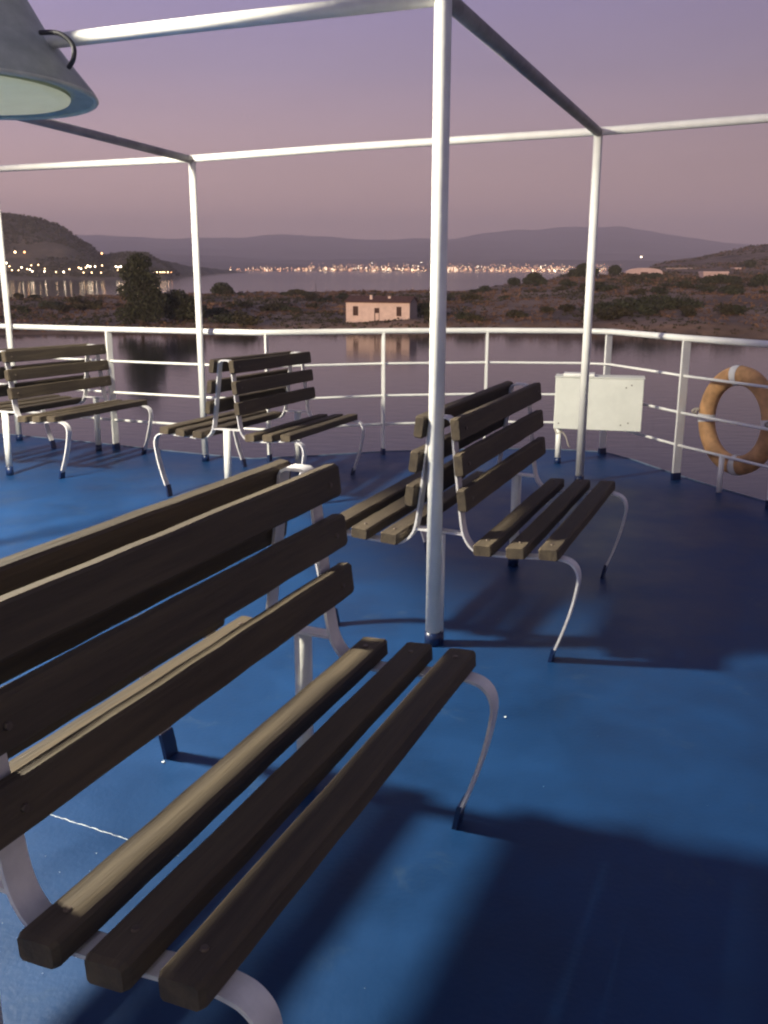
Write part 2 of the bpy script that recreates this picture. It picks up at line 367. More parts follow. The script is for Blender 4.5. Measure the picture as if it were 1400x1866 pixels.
# ------------------------------------------------------------------ life ring hung outside the rail
d = Vector((2.53 - 2.19, 5.72 - 6.62, 0)).normalized(); nrm = Vector((-d.y, d.x, 0))
if nrm.x < 0: nrm = -nrm
lr = ship(tag(empty('life_ring', Vector((2.392, 6.215, .500)) + nrm * .075), 'faded orange life ring with four white bands hanging outside the right railing', 'life ring'))
mt = Matrix((d, Vector((0, 0, 1)), nrm)).transposed().to_4x4()
RR, rr = .312, .062
bm = bmesh.new(); ns, nr = 64, 18; rings = []
for i in range(ns):
    a = 2 * math.pi * i / ns; c = Vector((math.cos(a), math.sin(a), 0)); rings.append([bm.verts.new(mt @ (c * RR + c * (rr * 1.08 * math.cos(2 * math.pi * k / nr)) + Vector((0, 0, rr * .82 * math.sin(2 * math.pi * k / nr))))) for k in range(nr)])
for i in range(ns):
    A, B = rings[i], rings[(i + 1) % ns]
    for k in range(nr): bm.faces.new((A[k], B[k], B[(k + 1) % nr], A[(k + 1) % nr])).smooth = True
link('foam_ring', bm, M['ring'], lr)
for q in (97, 183, 3, 276):
    bm = bmesh.new(); rg = []
    for i in range(7):
        a = R(q - 5.5 + 11 * i / 6); c = Vector((math.cos(a), math.sin(a), 0)); r2 = rr + .004
        rg.append([bm.verts.new(mt @ (c * RR + c * (r2 * 1.08 * math.cos(2 * math.pi * k / nr)) + Vector((0, 0, r2 * .84 * math.sin(2 * math.pi * k / nr))))) for k in range(nr)])
    for A, B in zip(rg, rg[1:]):
        for k in range(nr): bm.faces.new((A[k], B[k], B[(k + 1) % nr], A[(k + 1) % nr])).smooth = True
    link('band', bm, M['tape'], lr)
for q in (176, 4):
    bm = bmesh.new(); a = R(q); c = Vector((math.cos(a), math.sin(a), 0)) * (RR + .05)
    base = c + Vector((0, 0, -.062))
    kp = [base + Vector((.026 * math.cos(k * .9) * (1 - k * .03), .020 * math.sin(k * .9 + .4), .016 * math.sin(k * 1.7))) for k in range(13)]
    tube(bm, [mt @ Vector(p) for p in catmull([tuple(p) for p in kp], 3)], .0065, 6); link('lashing', bm, M['rope'], lr)

# ------------------------------------------------------------------ lamps
def bell_lamp(name, loc_, r, tiltx, label, glass, hang, stem):
    root = ship(tag(empty(name, loc_), label, 'lamp'))
    mt = Matrix.Rotation(tiltx, 4, 'X') @ Matrix.Rotation(tiltx * .5, 4, 'Y')
    bm = bmesh.new()
    prof = [(r * .80, .012), (r * .985, -.004), (r, .0), (r * 1.0, .012), (r * .83, .12), (r * .66, .235), (r * .52, .36), (r * .46, .50), (r * .42, .60), (r * .2, .64), (.001, .65)]
    prof = [(a, b_ * r / .5) for a, b_ in prof]
    lathe(bm, prof, (0, 0, 0), 56, mt); sh = link('lamp_shade', bm, M['shade'], root)
    bm = bmesh.new()
    ring = [mt @ Vector((r * .995 * math.cos(a * math.pi / 28), r * .995 * math.sin(a * math.pi / 28), -.004)) for a in range(57)]
    tube(bm, ring, r * .02, 10, cap=False); link('rim', bm, M['rim'], sh)
    bm = bmesh.new(); lathe(bm, [(r * .80, .0), (r * .79, -.012), (r * .7, -.02), (r * .4, -.034), (.001, -.04)], (0, 0, 0), 48, mt)
    link('glass', bm, glass, root)
    bm = bmesh.new()
    hp = catmull([tuple(mt @ Vector(p)) for p in ((r * .74, -r * .28, .36 * r), (r * .90, -r * .34, .34 * r), (r * 1.0, -r * .36, .26 * r), (r * 1.0, -r * .36, .17 * r), (r * .94, -r * .30, .12 * r))], 6)
    hp = [(p[0], p[1], p[2]) for p in hp]
    tube(bm, hp, r * .018, 10); link('handle', bm, M['steel'], sh)
    bm = bmesh.new(); tube(bm, [tuple(mt @ Vector((0, 0, .62 * r / .5))), stem] if not hang else [tuple(mt @ Vector((0, 0, .62 * r / .5))), (0, 0, .40), hang], .02, 12); link('bracket', bm, M['steel'], root)
    return root
bell_lamp('deck_lamp', (-1.745, 4.02, 2.165), .53, R(0), 'large grey bell shaped deck lamp with pale green glass hanging at the upper left', M['glass'], None, (0, 0, .95))
LP = (-3.5, 3.4, 3.56)
bell_lamp('deck_floodlight', LP, .22, 0, 'lit bell shaped floodlight on a white pole at the left side of the deck', M['litglass'], (-.30, 0, .38), None)
bm = bmesh.new(); tube(bm, [(-3.82, 3.4, 0), (-3.82, 3.4, 4.06)], .03, 16); ship(tag(link('lamp_post', bm, M['white']), 'white steel pole carrying the lit floodlight at the left side of the deck', 'pole'))
ld = bpy.data.lights.new('floodlight_bulb', 'SPOT'); ld.energy = 2850; ld.color = (1.0, .93, .74); ld.shadow_soft_size = .20; ld.spot_size = R(176); ld.spot_blend = .25
lo = bpy.data.objects.new('floodlight_bulb', ld); COL.objects.link(lo); lo.matrix_world = Matrix.Translation((LP[0], LP[1], LP[2] - .16)) ; ship(lo)

# unseen block added behind the camera to keep the low afterglow off the deck
dh = ship(tag(empty('added_deckhouse', (-2.5, -3.4, 0)), 'unseen white house block added behind the camera to shade the deck', 'added_deckhouse'))
bm = bmesh.new(); box(bm, -7.0, 6.9, -3.0, -.02, 0.002, 3.6); link('wall', bm, M['white'], dh)
bm = bmesh.new(); box(bm, -.5, .4, -.018, .03, .12, 2.05); dd = link('door', bm, M['deck_dark'], dh, bevel=.01)
bm = bmesh.new(); tube(bm, [(.3, .06, 1.0), (.3, .06, 1.14)], .012, 8); link('handle', bm, M['steel'], dd)
for x in (-4.2, -2.4, 2.2, 4.2):
    bm = bmesh.new(); lathe(bm, [(.22, 0), (.22, .05), (.17, .05), (.17, .01)], (x, -.02, 1.55), 24, Matrix.Rotation(R(-90), 4, 'X')); wf = link('porthole', bm, M['white'], dh)
    bm = bmesh.new(); lathe(bm, [(.172, .012), (.001, .013)], (x, -.02, 1.55), 24, Matrix.Rotation(R(-90), 4, 'X')); link('pane', bm, M['steel'], wf)

# move everything on board into the ship's trim
SH = Matrix.Translation((0, 0, EYE)) @ Matrix.Rotation(-TRIM, 4, 'X') @ Matrix.Translation((0, 0, -1.38))
bpy.context.view_layer.update()
for o in SHIPPED: o.matrix_world = SH @ o.matrix_world

# ------------------------------------------------------------------ the bay and its shores (water level z = 0)
CP, SP = math.cos(PITCH), math.sin(PITCH)
def ax(px, Y, z=0):                     # x of a bearing read off the photograph, at distance Y
    return (px - 700) / F * (Y * CP + (EYE - z) * SP)
def hz(py, Y):                          # height seen at row py at distance Y
    return EYE + Y * math.tan(math.atan((933 - py) / F) - PITCH)
bm = bmesh.new(); vs = [bm.verts.new((14000 * math.cos(2 * math.pi * k / 64), 14000 * math.sin(2 * math.pi * k / 64), 0)) for k in range(64)]; bm.faces.new(vs)
tag(link('water', bm, M['water']), kind='structure')
bm = bmesh.new(); vs = [bm.verts.new((14500 * math.cos(2 * math.pi * k / 64), 14500 * math.sin(2 * math.pi * k / 64), -8)) for k in range(64)]; bm.faces.new(vs)
tag(link('sea_bed', bm, M['hillr']), kind='structure')

def sheet(name, cols, m, nx, nsub, amp, fs):
    """cols: {px: [(Y, z), ...]} -> a terrain sheet swept over the bearings"""
    ks = sorted(cols); np_ = len(cols[ks[0]]); bm = bmesh.new(); grid = []
    for i in range(nx + 1):
        px = ks[0] + (ks[-1] - ks[0]) * i / nx
        j = max(k for k in range(len(ks)) if ks[k] <= px + 1e-6); j = min(j, len(ks) - 2)
        t_ = (px - ks[j]) / (ks[j + 1] - ks[j]); t_ = t_ * t_ * (3 - 2 * t_) * .5 + t_ * .5
        P = [(a[0] + (b_[0] - a[0]) * t_, a[1] + (b_[1] - a[1]) * t_) for a, b_ in zip(cols[ks[j]], cols[ks[j + 1]])]
        row = []
        for k in range(np_ - 1):
            for s in range(nsub):
                u = s / nsub; Y = P[k][0] + (P[k + 1][0] - P[k][0]) * u; z = P[k][1] + (P[k + 1][1] - P[k][1]) * u
                row.append((Y, z))
        row.append(P[-1]); g_ = []
        for Y, z in row:
            X = ax(px, Y, z); nz = noise.fractal(Vector((X * fs, Y * fs, 3)), 1.0, 2.0, 5) * amp * min(1, max(0, z) / (amp * 1.2) + .1)
            g_.append(bm.verts.new((X, Y, z + nz)))
        grid.append(g_)
    for A, B in zip(grid, grid[1:]):
        for k in range(len(A) - 1): bm.faces.new((A[k], A[k + 1], B[k + 1], B[k])).smooth = True
    return link(name, bm, m), grid
SPIT = {-500: [(150, -.6), (160, .9), (200, 1.6), (258, 2.7), (280, -.8), (300, -2)],
        0: [(158, -.6), (165, 1.0), (200, 1.7), (262, 2.8), (285, -.8), (305, -2)],
        300: [(164, -.6), (171, 1.1), (212, 2.0), (290, 3.3), (312, -.8), (330, -2)],
        600: [(169, -.6), (175, 1.2), (216, 2.1), (312, 3.5), (340, -.8), (360, -2)],
        850: [(169, -.6), (175, 1.3), (220, 2.6), (330, 3.9), (355, -.8), (380, -2)],
        950: [(167, -.6), (173, 1.4), (225, 3.5), (350, 5.8), (380, -.8), (400, -2)],
        1050: [(165, -.6), (171, 1.5), (230, 4.5), (400, 8.6), (440, -.8), (460, -2)],
        1130: [(162, -.6), (168, 1.6), (230, 4.8), (440, 8.0), (600, 7.8), (700, -1)],
        1250: [(158, -.6), (164, 1.7), (230, 4.8), (470, 7.6), (760, 19.5), (900, 5)],
        1400: [(154, -.6), (160, 1.8), (225, 4.8), (480, 8.4), (760, 31), (900, 20)],
        1650: [(146, -.6), (154, 1.8), (220, 5.0), (480, 16), (760, 50), (900, 40)],
        2100: [(130, -.6), (138, 1.8), (210, 5.0), (450, 18), (700, 60), (850, 50)]}
spit, sg = sheet('near_shore', SPIT, M['earth'], 220, 14, .7, .06); tag(spit, kind='structure')
HL = {-700: [(800, -1), (850, 6), (950, 60), (1100, 130), (1300, 20)],
      -200: [(840, -1), (880, 5), (980, 42), (1100, hz(380, 1100)), (1300, 20)],
      0: [(845, -1), (885, 5), (980, 38), (1100, hz(388, 1100)), (1300, 20)],
      60: [(848, -1), (885, 5), (980, 36), (1100, hz(396, 1100)), (1300, 20)],
      110: [(850, -1), (885, 5), (980, 32), (1100, hz(411, 1100)), (1300, 20)],
      150: [(852, -1), (885, 4.5), (980, 24), (1100, hz(438, 1100)), (1300, 12)],
      185: [(855, -1), (888, 4), (980, 14), (1100, hz(466, 1100)), (1300, 8)],
      225: [(858, -1), (890, 4), (980, 12), (1100, hz(463, 1100)), (1300, 5)],
      262: [(862, -1), (892, 4), (990, 11), (1110, hz(464, 1110)), (1300, 3)],
      300: [(900, -1), (930, 3.5), (1030, 9), (1150, hz(476, 1150)), (1300, 2)],
      350: [(1250, -1), (1290, 3.5), (1360, 7), (1450, hz(486, 1450)), (1550, -1)],
      400: [(1700, -1), (1740, 3), (1790, 5), (1850, hz(491, 1850)), (1950, -1)],
      450: [(2150, -1), (2180, 0), (2200, .5), (2220, .2), (2250, -1)]}
dm = M['deck']; t = dm.node_tree; b = t.nodes['Principled BSDF']      # scuffs worn into the deck paint
old = b.inputs['Base Color'].links[0].from_socket
tcn = t.nodes.new('ShaderNodeTexCoord'); n1 = t.nodes.new('ShaderNodeTexNoise'); n1.inputs['Scale'].default_value = 4.2; n1.inputs['Detail'].default_value = 9; n1.inputs['Roughness'].default_value = .7; n1.inputs['Distortion'].default_value = .6
t.links.new(tcn.outputs['Object'], n1.inputs['Vector'])
q = t.nodes.new('ShaderNodeMapRange'); q.inputs[1].default_value = .60; q.inputs[2].default_value = .74; q.inputs[3].default_value = 0; q.inputs[4].default_value = .38; t.links.new(n1.outputs[0], q.inputs[0])
mx = t.nodes.new('ShaderNodeMix'); mx.data_type = 'RGBA'; t.links.new(q.outputs[0], mx.inputs[0]); t.links.new(old, mx.inputs[6]); mx.inputs[7].default_value = (.06, .095, .13, 1); t.links.new(mx.outputs[2], b.inputs['Base Color'])
hl, hg = sheet('left_hill', HL, M['hillm'], 160, 8, 3.0, .012); tag(hl, kind='structure')
def far(py, z2=None): return [(3100, -2), (3300, 6), (4600, 36), (6500, 90), (9500, hz(py, 9500)), (12000, 60)]
FAR = {-900: far(420), 100: far(434), 180: far(430), 300: far(433), 430: far(430), 520: far(427), 640: far(433), 760: far(434), 820: far(433), 890: far(425), 960: far(419), 1030: far(411), 1080: far(413), 1130: far(412), 1200: far(421), 1260: far(430), 1330: far(440), 1450: far(452), 1700: far(458), 2300: far(440)}
fm, fg = sheet('far_mountains', FAR, M['hillr'], 300, 10, 40, .0010); tag(fm, kind='structure')

def ground(grid, X, Y):
    best = None; bd = 1e18
    return None
from mathutils.bvhtree import BVHTree
def bvh(o):
    me = o.data; return BVHTree.FromPolygons([v.co for v in me.vertices], [tuple(p.vertices) for p in me.polygons])
TB, HB, FB = bvh(spit), bvh(hl), bvh(fm)
def gz(tree_, X, Y):
    h = tree_.ray_cast(Vector((X, Y, 3000)), Vector((0, 0, -1)))[0]
    return h.z if h else -5

# ---- vegetation
def leafball(bm, c, rad, n, size, mi=0, flat=.75, seedf=None):
    for _ in range(n):
        dvec = Vector((random.gauss(0, 1), random.gauss(0, 1), random.gauss(0, 1))).normalized() * (random.random() ** .42)
        p = Vector(c) + Vector((dvec.x * rad[0], dvec.y * rad[1], dvec.z * rad[2]))
        a = Vector((random.gauss(0, 1), random.gauss(0, 1), random.gauss(0, 1))).normalized(); b_ = a.orthogonal().normalized(); b_ = (Matrix.Rotation(random.uniform(0, 6.28), 3, a) @ b_)
        s = size * random.uniform(.5, 1.3); c_ = a.cross(b_)
        vs_ = [bm.verts.new(p + b_ * s), bm.verts.new(p + c_ * s * flat), bm.verts.new(p - b_ * s), bm.verts.new(p - c_ * s * flat)]
        bm.faces.new(vs_).material_index = mi
def plant(name, X, Y, blobs, leaf, size, label, cat, group=None, trunk=.12, dens=1):
    z = gz(TB, X, Y); root = tag(empty(name, (X, Y, z)), label, cat, group)
    bm = bmesh.new()
    topb = max(blobs, key=lambda q: q[2])
    tube(bm, [(0, 0, -.4), (.05, 0, topb[2] * .35), (topb[0] * .6, topb[1] * .6, topb[2] * .7), (topb[0], topb[1], topb[2])], [trunk, trunk * .85, trunk * .6, trunk * .25], 8)
    for q in blobs:
        tube(bm, [(0, 0, q[2] * .25), (q[0] * .5, q[1] * .5, q[2] * .62), (q[0], q[1], q[2])], [trunk * .5, trunk * .35, trunk * .12], 6)
    link('trunk', bm, M['bark'], root)
    bm = bmesh.new()
    for q in blobs: leafball(bm, q[:3], q[3:6], int(q[6] * dens), size)
    link('crown', bm, leaf, root)
    return root
def pl(name, px, Y, *a, **k): return plant(name, ax(px, Y, 1.5), Y, *a, **k)
# the tall tree on the left shore
pl('tall_tree', 258, 170, [(.2, 0, 11.6, 2.3, 2.0, 1.7, 900), (-.8, 0, 9.6, 2.9, 2.2, 2, 1100), (1.4, 0, 8.4, 2.7, 2.2, 2, 1000), (-1.5, 0, 6.4, 2.8, 2.2, 2, 1000), (.6, 0, 4.8, 2.8, 2.5, 2, 1100), (-.8, 0, 3.0, 2.6, 2.5, 2, 1000), (1.8, 0, 2.6, 2.6, 2.2, 1.8, 800), (2.9, 0, 4.6, 2.4, 2.2, 2.0, 800), (-2.6, 0, 2.2, 2.2, 2.2, 1.8, 700), (2.4, 0, 6.8, 1.6, 1.8, 1.5, 420)], M['leaf_dark'], .24,
   'tall dark green tree on the far shore at the left, rising above the scrub', 'tree', trunk=.3)
pl('broad_tree', 322, 176, [(0, 0, 4.6, 2.6, 2.2, 1.5, 1000), (-2.4, 0, 3.4, 2.4, 2.2, 1.7, 900), (2.5, 0, 3.5, 2.4, 2, 1.6, 900), (0, 0, 2.0, 3.4, 2.4, 1.5, 1000), (3.6, 0, 2.0, 2, 2, 1.4, 500)], M['leaf_dark'], .26,
   'low broad dark tree at the right foot of the tall tree', 'tree', trunk=.22)
pl('round_bush', 404, 285, [(0, 0, 2.4, 2.9, 2.6, 1.6, 900), (-1.2, 0, 1.5, 2.3, 2, 1.3, 500), (1.7, 0, 1.4, 2.2, 2, 1.3, 500)], M['leaf_dark'], .32,
   'round dark bush on the shore crest left of the house, against the water', 'bush')
pl('low_bush', 540, 300, [(0, 0, 1.0, 3.2, 2.2, .9, 700), (2, 0, .7, 2.5, 2, .7, 300)], M['leaf_olive'], .3, 'low flat bush on the shore crest between round bush and house', 'bush')
pl('dark_bush', 772, 188, [(0, 0, 1.9, 1.6, 1.6, 1.4, 700), (1.8, 0, 1.3, 1.7, 1.5, 1.2, 600), (3.2, 0, 1.0, 1.4, 1.4, 1, 300)], M['leaf_dark'], .24, 'dark bush just right of the white house', 'bush')
pl('dark_bush', 972, 335, [(0, 0, 2.5, 3.0, 2.4, 1.9, 900), (-2.2, 0, 1.3, 2.4, 2, 1.3, 500), (2.2, 0, 1.3, 2.6, 2, 1.3, 500)], M['leaf_dark'], .34, 'dark bush on the shore crest standing against the bay, right of the central post', 'bush')
pl('dark_bush', 935, 330, [(0, 0, 1.6, 2.4, 2.2, 1.4, 600)], M['leaf_dark'], .34, 'smaller dark bush left of the crest bush', 'bush')
pl('dark_tree', 1062, 380, [(0, 0, 3.2, 3.6, 3, 2.4, 1200), (3.0, 0, 2.2, 3, 2.6, 2, 800), (-3.4, 0, 1.8, 3, 2.4, 1.7, 700)], M['leaf_dark'], .42, 'dark tree behind the tall right post at the end of the city lights', 'tree')
pl('dark_tree', 1117, 425, [(0, 0, 2.8, 3.1, 3, 2.3, 1100)], M['leaf_dark'], .42, 'dark rounded tree just left of the pale greenhouse roof', 'tree')
pl('dark_tree', 1190, 425, [(0, 0, .9, 4.2, 3, 1.5, 1100), (-5, 0, .4, 3.0, 3, 1.2, 500)], M['leaf_dark'], .42, 'low dark tree in front of the pale greenhouse roof', 'tree')
pl('dark_tree', 1310, 330, [(0, 0, 1.9, 4, 3, 1.6, 1100), (-4, 0, 1.2, 3.5, 3, 1.2, 800), (4, 0, 1.5, 3.6, 3, 1.4, 800)], M['leaf_dark'], .36, 'wide dark tree group crown on the slope below the small right building', 'tree')
pl('dark_tree', 1362, 520, [(0, 0, 2.8, 3.4, 3, 2.2, 1000)], M['leaf_dark'], .5, 'dark tree right of the small pale building on the slope', 'tree')
pl('dark_tree', 1385, 300, [(0, 0, 2.0, 4.0, 3, 1.8, 1000), (4, 0, 1.6, 4, 3, 1.5, 900)], M['leaf_dark'], .42, 'dark tree on the slope at the right picture edge', 'tree')
pl('dark_tree', 1150, 195, [(0, 0, 1.5, 5, 3, 1.5, 1100), (5.5, 0, 1.9, 5, 3, 1.7, 1200), (11, 0, 1.6, 4.5, 3, 1.5, 900), (-5, 0, 1.0, 3.6, 2.4, 1.1, 600)], M['leaf_dark'], .30, 'long low dark thicket near the right waterline', 'thicket')

# countable shrubs over the scrub land, four shapes copied
protos = []
for k in range(4):
    bm = bmesh.new()
    for q in range(random.randint(3, 5)):
        a = random.uniform(0, 6.28); d_ = random.uniform(0, .8)
        leafball(bm, (d_ * math.cos(a), d_ * math.sin(a), random.uniform(.35, .7)), (random.uniform(.6, .95), random.uniform(.6, .9), random.uniform(.4, .6)), 150, .13)
    bm2 = bmesh.new()
    for q in range(5):
        a = random.uniform(0, 6.28); tube(bm2, [(0, 0, -.3), (.3 * math.cos(a), .3 * math.sin(a), .4), (.6 * math.cos(a), .6 * math.sin(a), .8)], [.05, .035, .01], 5)
    root = empty('shrub'); link('stems', bm2, M['bark'], root); link('crown', bm, M['leaf_olive'] if k % 2 else M['leaf_dark'], root)
    protos.append(root)
cnt = 0
for i in range(900):
    px = random.uniform(10, 1395); t_ = random.random()
    Y = 172 + t_ ** 1.3 * (150 if px < 900 else 230)
    X = ax(px, Y, 2); z = gz(TB, X, Y)
    if z < .9 or abs(px - 690) < 85 and Y < 205: continue
    if noise.noise(Vector((X * .045, Y * .03, 0))) < .08: continue
    if cnt >= 150: break
    o = protos[cnt] if cnt < 4 else copy_tree(protos[cnt % 4])
    o.location = (X, Y, z - .1); s = random.uniform(.9, 2.1) * (1.2 if px > 1000 else 1); o.scale = (s * 1.25, s, s * random.uniform(.7, 1.05)); o.rotation_euler = (0, 0, random.uniform(0, 6.28))
    tag(o, 'small rounded shrub growing in the dry scrub of the far shore', 'shrub', 'shrubs scattered over the far shore'); cnt += 1
# ground scrub: nobody could count it
bm = bmesh.new()
for i in range(10500):
    px = random.uniform(-120, 1500); t_ = random.random(); Y = 158 + t_ ** 1.2 * (160 if px < 900 else 330)
    X = ax(px, Y, 2); z = gz(TB, X, Y)
    if z < .25 or (abs(px - 694) < 72 and 176 < Y < 192): continue
    s = random.uniform(.35, 1.0) * (Y / 200) ** .5
    mi = 1 if noise.noise(Vector((X * .05, Y * .03, 5))) + random.uniform(-.2, .2) > .05 else 0
    leafball(bm, (X, Y, z + s * .2), (s, s * .8, s * .45), 9, .22 * (Y / 190) ** .7, mi=mi)
for i in range(2600):
    px = random.uniform(1130, 1560); Y = random.uniform(300, 760)
    X = ax(px, Y, 9); z = gz(TB, X, Y)
    if z < .5 or noise.noise(Vector((X * .02, Y * .015, 2))) < -.1: continue
    s_ = random.uniform(.8, 2.2); leafball(bm, (X, Y, z + s_ * .15), (s_, s_ * .8, s_ * .5), 8, .6, mi=1 if random.random() < .7 else 0)
tag(link('scrub', bm, [M['leaf_dry'], M['leaf_olive']]), 'dry brown and olive scrub covering the far shore', 'scrub', kind='stuff')

bm = bmesh.new()
for i in range(3800):
    px = random.uniform(-150, 330); Y = random.uniform(870, 1120)
    X = ax(px, Y, 20); z = gz(HB, X, Y)
    if z < 2 or noise.noise(Vector((X * .012, Y * .012, 7))) < -.15: continue
    s_ = random.uniform(1.5, 4.2); leafball(bm, (X, Y, z + s_ * .1), (s_, s_ * .8, s_ * .45), 7, 1.3, mi=random.randint(0, 1))
tag(link('hill_bushes', bm, [M['leaf_dark'], M['leaf_olive']]), 'dark bushes and maquis covering the left hill', 'bushes', kind='stuff')

# ---- the white house by the water
HY = 181.0; hx0, hx1 = ax(630, HY, 2), ax(747, HY, 2); hw = (hx1 - hx0) * 1.02
hzb = 1.35; hh = hz(551, HY) - hzb
hs = tag(empty('white_house', (hx0, HY, hzb)), 'small single storey white plastered house with a low tiled roof at the water edge', 'house'); hs.rotation_euler = (0, 0, R(-16))
bm = bmesh.new()
# front wall with openings (window, door, window) built from blocks
def wallrow(z0, z1, segs):
    for a, b_ in segs: box(bm, a * hw, b_ * hw, 0, .35, z0, z1)
wz0, wz1, dz = hh * .30, hh * .80, hh * .72
W1, DO, W2 = (.110, .195), (.450, .530), (.795, .875)
wallrow(-.6, .12, [(0, 1)]); wallrow(.12, wz0, [(0, DO[0]), (DO[1], 1)])
wallrow(wz0, dz, [(0, W1[0]), (W1[1], DO[0]), (DO[1], W2[0]), (W2[1], 1)])
wallrow(dz, wz1, [(0, W1[0]), (W1[1], W2[0]), (W2[1], 1)]); wallrow(wz1, hh, [(0, 1)])
bmesh.ops.remove_doubles(bm, verts=bm.verts, dist=.001)
link('wall', bm, M['plaster'], hs)
bm = bmesh.new(); D_ = 6.0; rh = 1.05
box(bm, hw - .3, hw - .002, .36, D_, -.6, hh); box(bm, .002, .3, .36, D_, -.6, hh); box(bm, .31, hw - .31, D_ - .3, D_ - .002, -.6, hh)
for x0, x1 in ((hw - .3, hw - .002), (.002, .3)):
    v = [bm.verts.new((x, y, z)) for x in (x0, x1) for y, z in ((.0, hh + .004), (D_, hh + .004), (D_ / 2, hh + rh - .05))]
    bm.faces.new(v[:3]); bm.faces.new(v[3:][::-1])
    for i in range(3): bm.faces.new((v[i], v[(i + 1) % 3], v[3 + (i + 1) % 3], v[3 + i]))
link('side_wall', bm, M['grey_and_shade'], hs)  # shade of the side walls put into a darker colour than the front
bm = bmesh.new()
for s in (0, 1):
    y0, y1 = (-.35, D_ / 2) if s == 0 else (D_ + .35, D_ / 2)
    for x0, x1 in ((-.25, hw + .25),):
        v = [bm.verts.new(p) for p in ((x0, y0, hh - .02), (x1, y0, hh - .02), (x1, y1, hh + rh), (x0, y1, hh + rh))]
        v2 = [bm.verts.new((p.co.x, p.co.y, p.co.z + .16)) for p in v]
        bm.faces.new(v); bm.faces.new(v2[::-1])
        for i in range(4): bm.faces.new((v[i], v[(i + 1) % 4], v2[(i + 1) % 4], v2[i]))
rf = link('roof', bm, M['tile'], hs)
bm = bmesh.new(); box(bm, hw * .355, hw * .395, 1.0, 1.5, hh + .2, hh + rh + .35); link('chimney', bm, M['plaster'], rf, bevel=.02)
bm = bmesh.new(); box(bm, hw * .63, hw * .67, 1.6, 2.1, hh + .45, hh + rh + .15); link('chimney', bm, M['plaster'], rf, bevel=.02)
for a, b_ in (W1, W2):
    bm = bmesh.new(); box(bm, a * hw, b_ * hw, .16, .22, wz0, wz1); wn = link('window', bm, M['darkwood'], hs)
    bm = bmesh.new(); box(bm, a * hw - .05, b_ * hw + .05, -.08, .15, wz0 - .09, wz0 - .003); link('sill', bm, M['plaster'], wn)
bm = bmesh.new(); box(bm, DO[0] * hw, DO[1] * hw, .2, .26, .12, dz); dr = link('door', bm, M['darkwood'], hs)
bm = bmesh.new(); box(bm, DO[0] * hw + .15, DO[1] * hw - .15, .17, .198, .2, dz * .62); link('door_panel', bm, M['plaster'], dr)

# ---- pale buildings on the right slope
def shed(px0, px1, py_top, Y, h, m, label, arch=False, cat='building', name='pale_building'):
    x0, x1 = ax(px0, Y, 9), ax(px1, Y, 9); zt = hz(py_top, Y); root = tag(empty(name, (x0, Y, zt - h)), label, cat)
    wd = x1 - x0; bm = bmesh.new()
    if arch:
        n = 18; rows = []
        for y in (0, 7):
            rows.append([bm.verts.new((wd * .5 - wd * .5 * math.cos(math.pi * k / n), y, h * (.25 + .75 * math.sin(math.pi * k / n) ** .6))) for k in range(n + 1)])
        for k in range(n): bm.faces.new((rows[0][k], rows[0][k + 1], rows[1][k + 1], rows[1][k])).smooth = True
        for r_ in rows: bm.faces.new(r_ + [bm.verts.new((wd, r_[0].co.y, -4)), bm.verts.new((0, r_[0].co.y, -4))])
        link('cover', bm, m, root)
        bm = bmesh.new(); box(bm, wd * .4, wd * .6, -.1, -.02, -1, h * .5); link('door', bm, M['darkwood'], root)
    else:
        box(bm, 0, wd, 0, 6, -4, h * .75); link('wall', bm, m, root)
        bm = bmesh.new(); box(bm, -.3, wd + .3, -.3, 6.3, h * .75 + .003, h); link('roof', bm, M['pale'], root)
        for a in (.2, .62):
            bm = bmesh.new(); box(bm, wd * a, wd * a + 1.1, -.06, -.004, h * .2, h * .55); link('window', bm, M['darkwood'], root)
    return root
shed(1140, 1207, 487, 470, 4.0, M['pale'], 'long pale arched greenhouse roof on the right slope behind dark trees', True, 'greenhouse', 'greenhouse')
shed(1281, 1326, 493, 430, 3.6, M['pale'], 'small pale flat roofed building on the right slope below the hill')
shed(1338, 1348, 486, 520, 3.2, M['pale'], 'tiny pale hut right of the small flat roofed building')
# pale retaining wall above
bm = bmesh.new(); Y = 560
box(bm, ax(1213, Y, 10), ax(1345, Y, 10), Y, Y + .6, hz(497, Y), hz(486.5, Y)); tag(link('garden_wall', bm, M['grey_and_shade']), 'long low pale wall running across the right slope behind the buildings', 'wall')

# ---- thin pole on the shore crest
bm = bmesh.new(); X = ax(577, 300, 3); z = gz(TB, X, 300); tube(bm, [(X, 300, z - .5), (X - .5, 300, z + 3.4)], [.09, .05], 8); tag(link('leaning_pole', bm, M['bark']), 'thin leaning wooden pole on the shore crest left of the house', 'pole')

# ------------------------------------------------------------------ lights ashore
def emis(name, c, s):
    m = bpy.data.materials.new(name); m.use_nodes = True; b_ = m.node_tree.nodes['Principled BSDF']; b_.inputs['Base Color'].default_value = (*c, 1)
    b_.inputs['Emission Color'].default_value = (*c, 1); b_.inputs['Emission Strength'].default_value = s; return m
EM = [emis('warm_lamp_light', (1, .66, .36), 11), emis('white_lamp_light', (1, .80, .55), 14), emis('orange_lamp_light', (1, .45, .18), 8), emis('dim_lamp_light', (1, .50, .30), 3.5)]
def octa(bm, c, r, mi):
    c = Vector(c); P = [bm.verts.new(c + Vector(q) * r) for q in ((1, 0, 0), (0, 1, 0), (-1, 0, 0), (0, -1, 0), (0, 0, 1), (0, 0, -1))]
    for i in range(4):
        for t_ in (4, 5): bm.faces.new((P[i], P[(i + 1) % 4], P[t_])).material_index = mi
bm = bmesh.new(); rnd = random.Random(5)
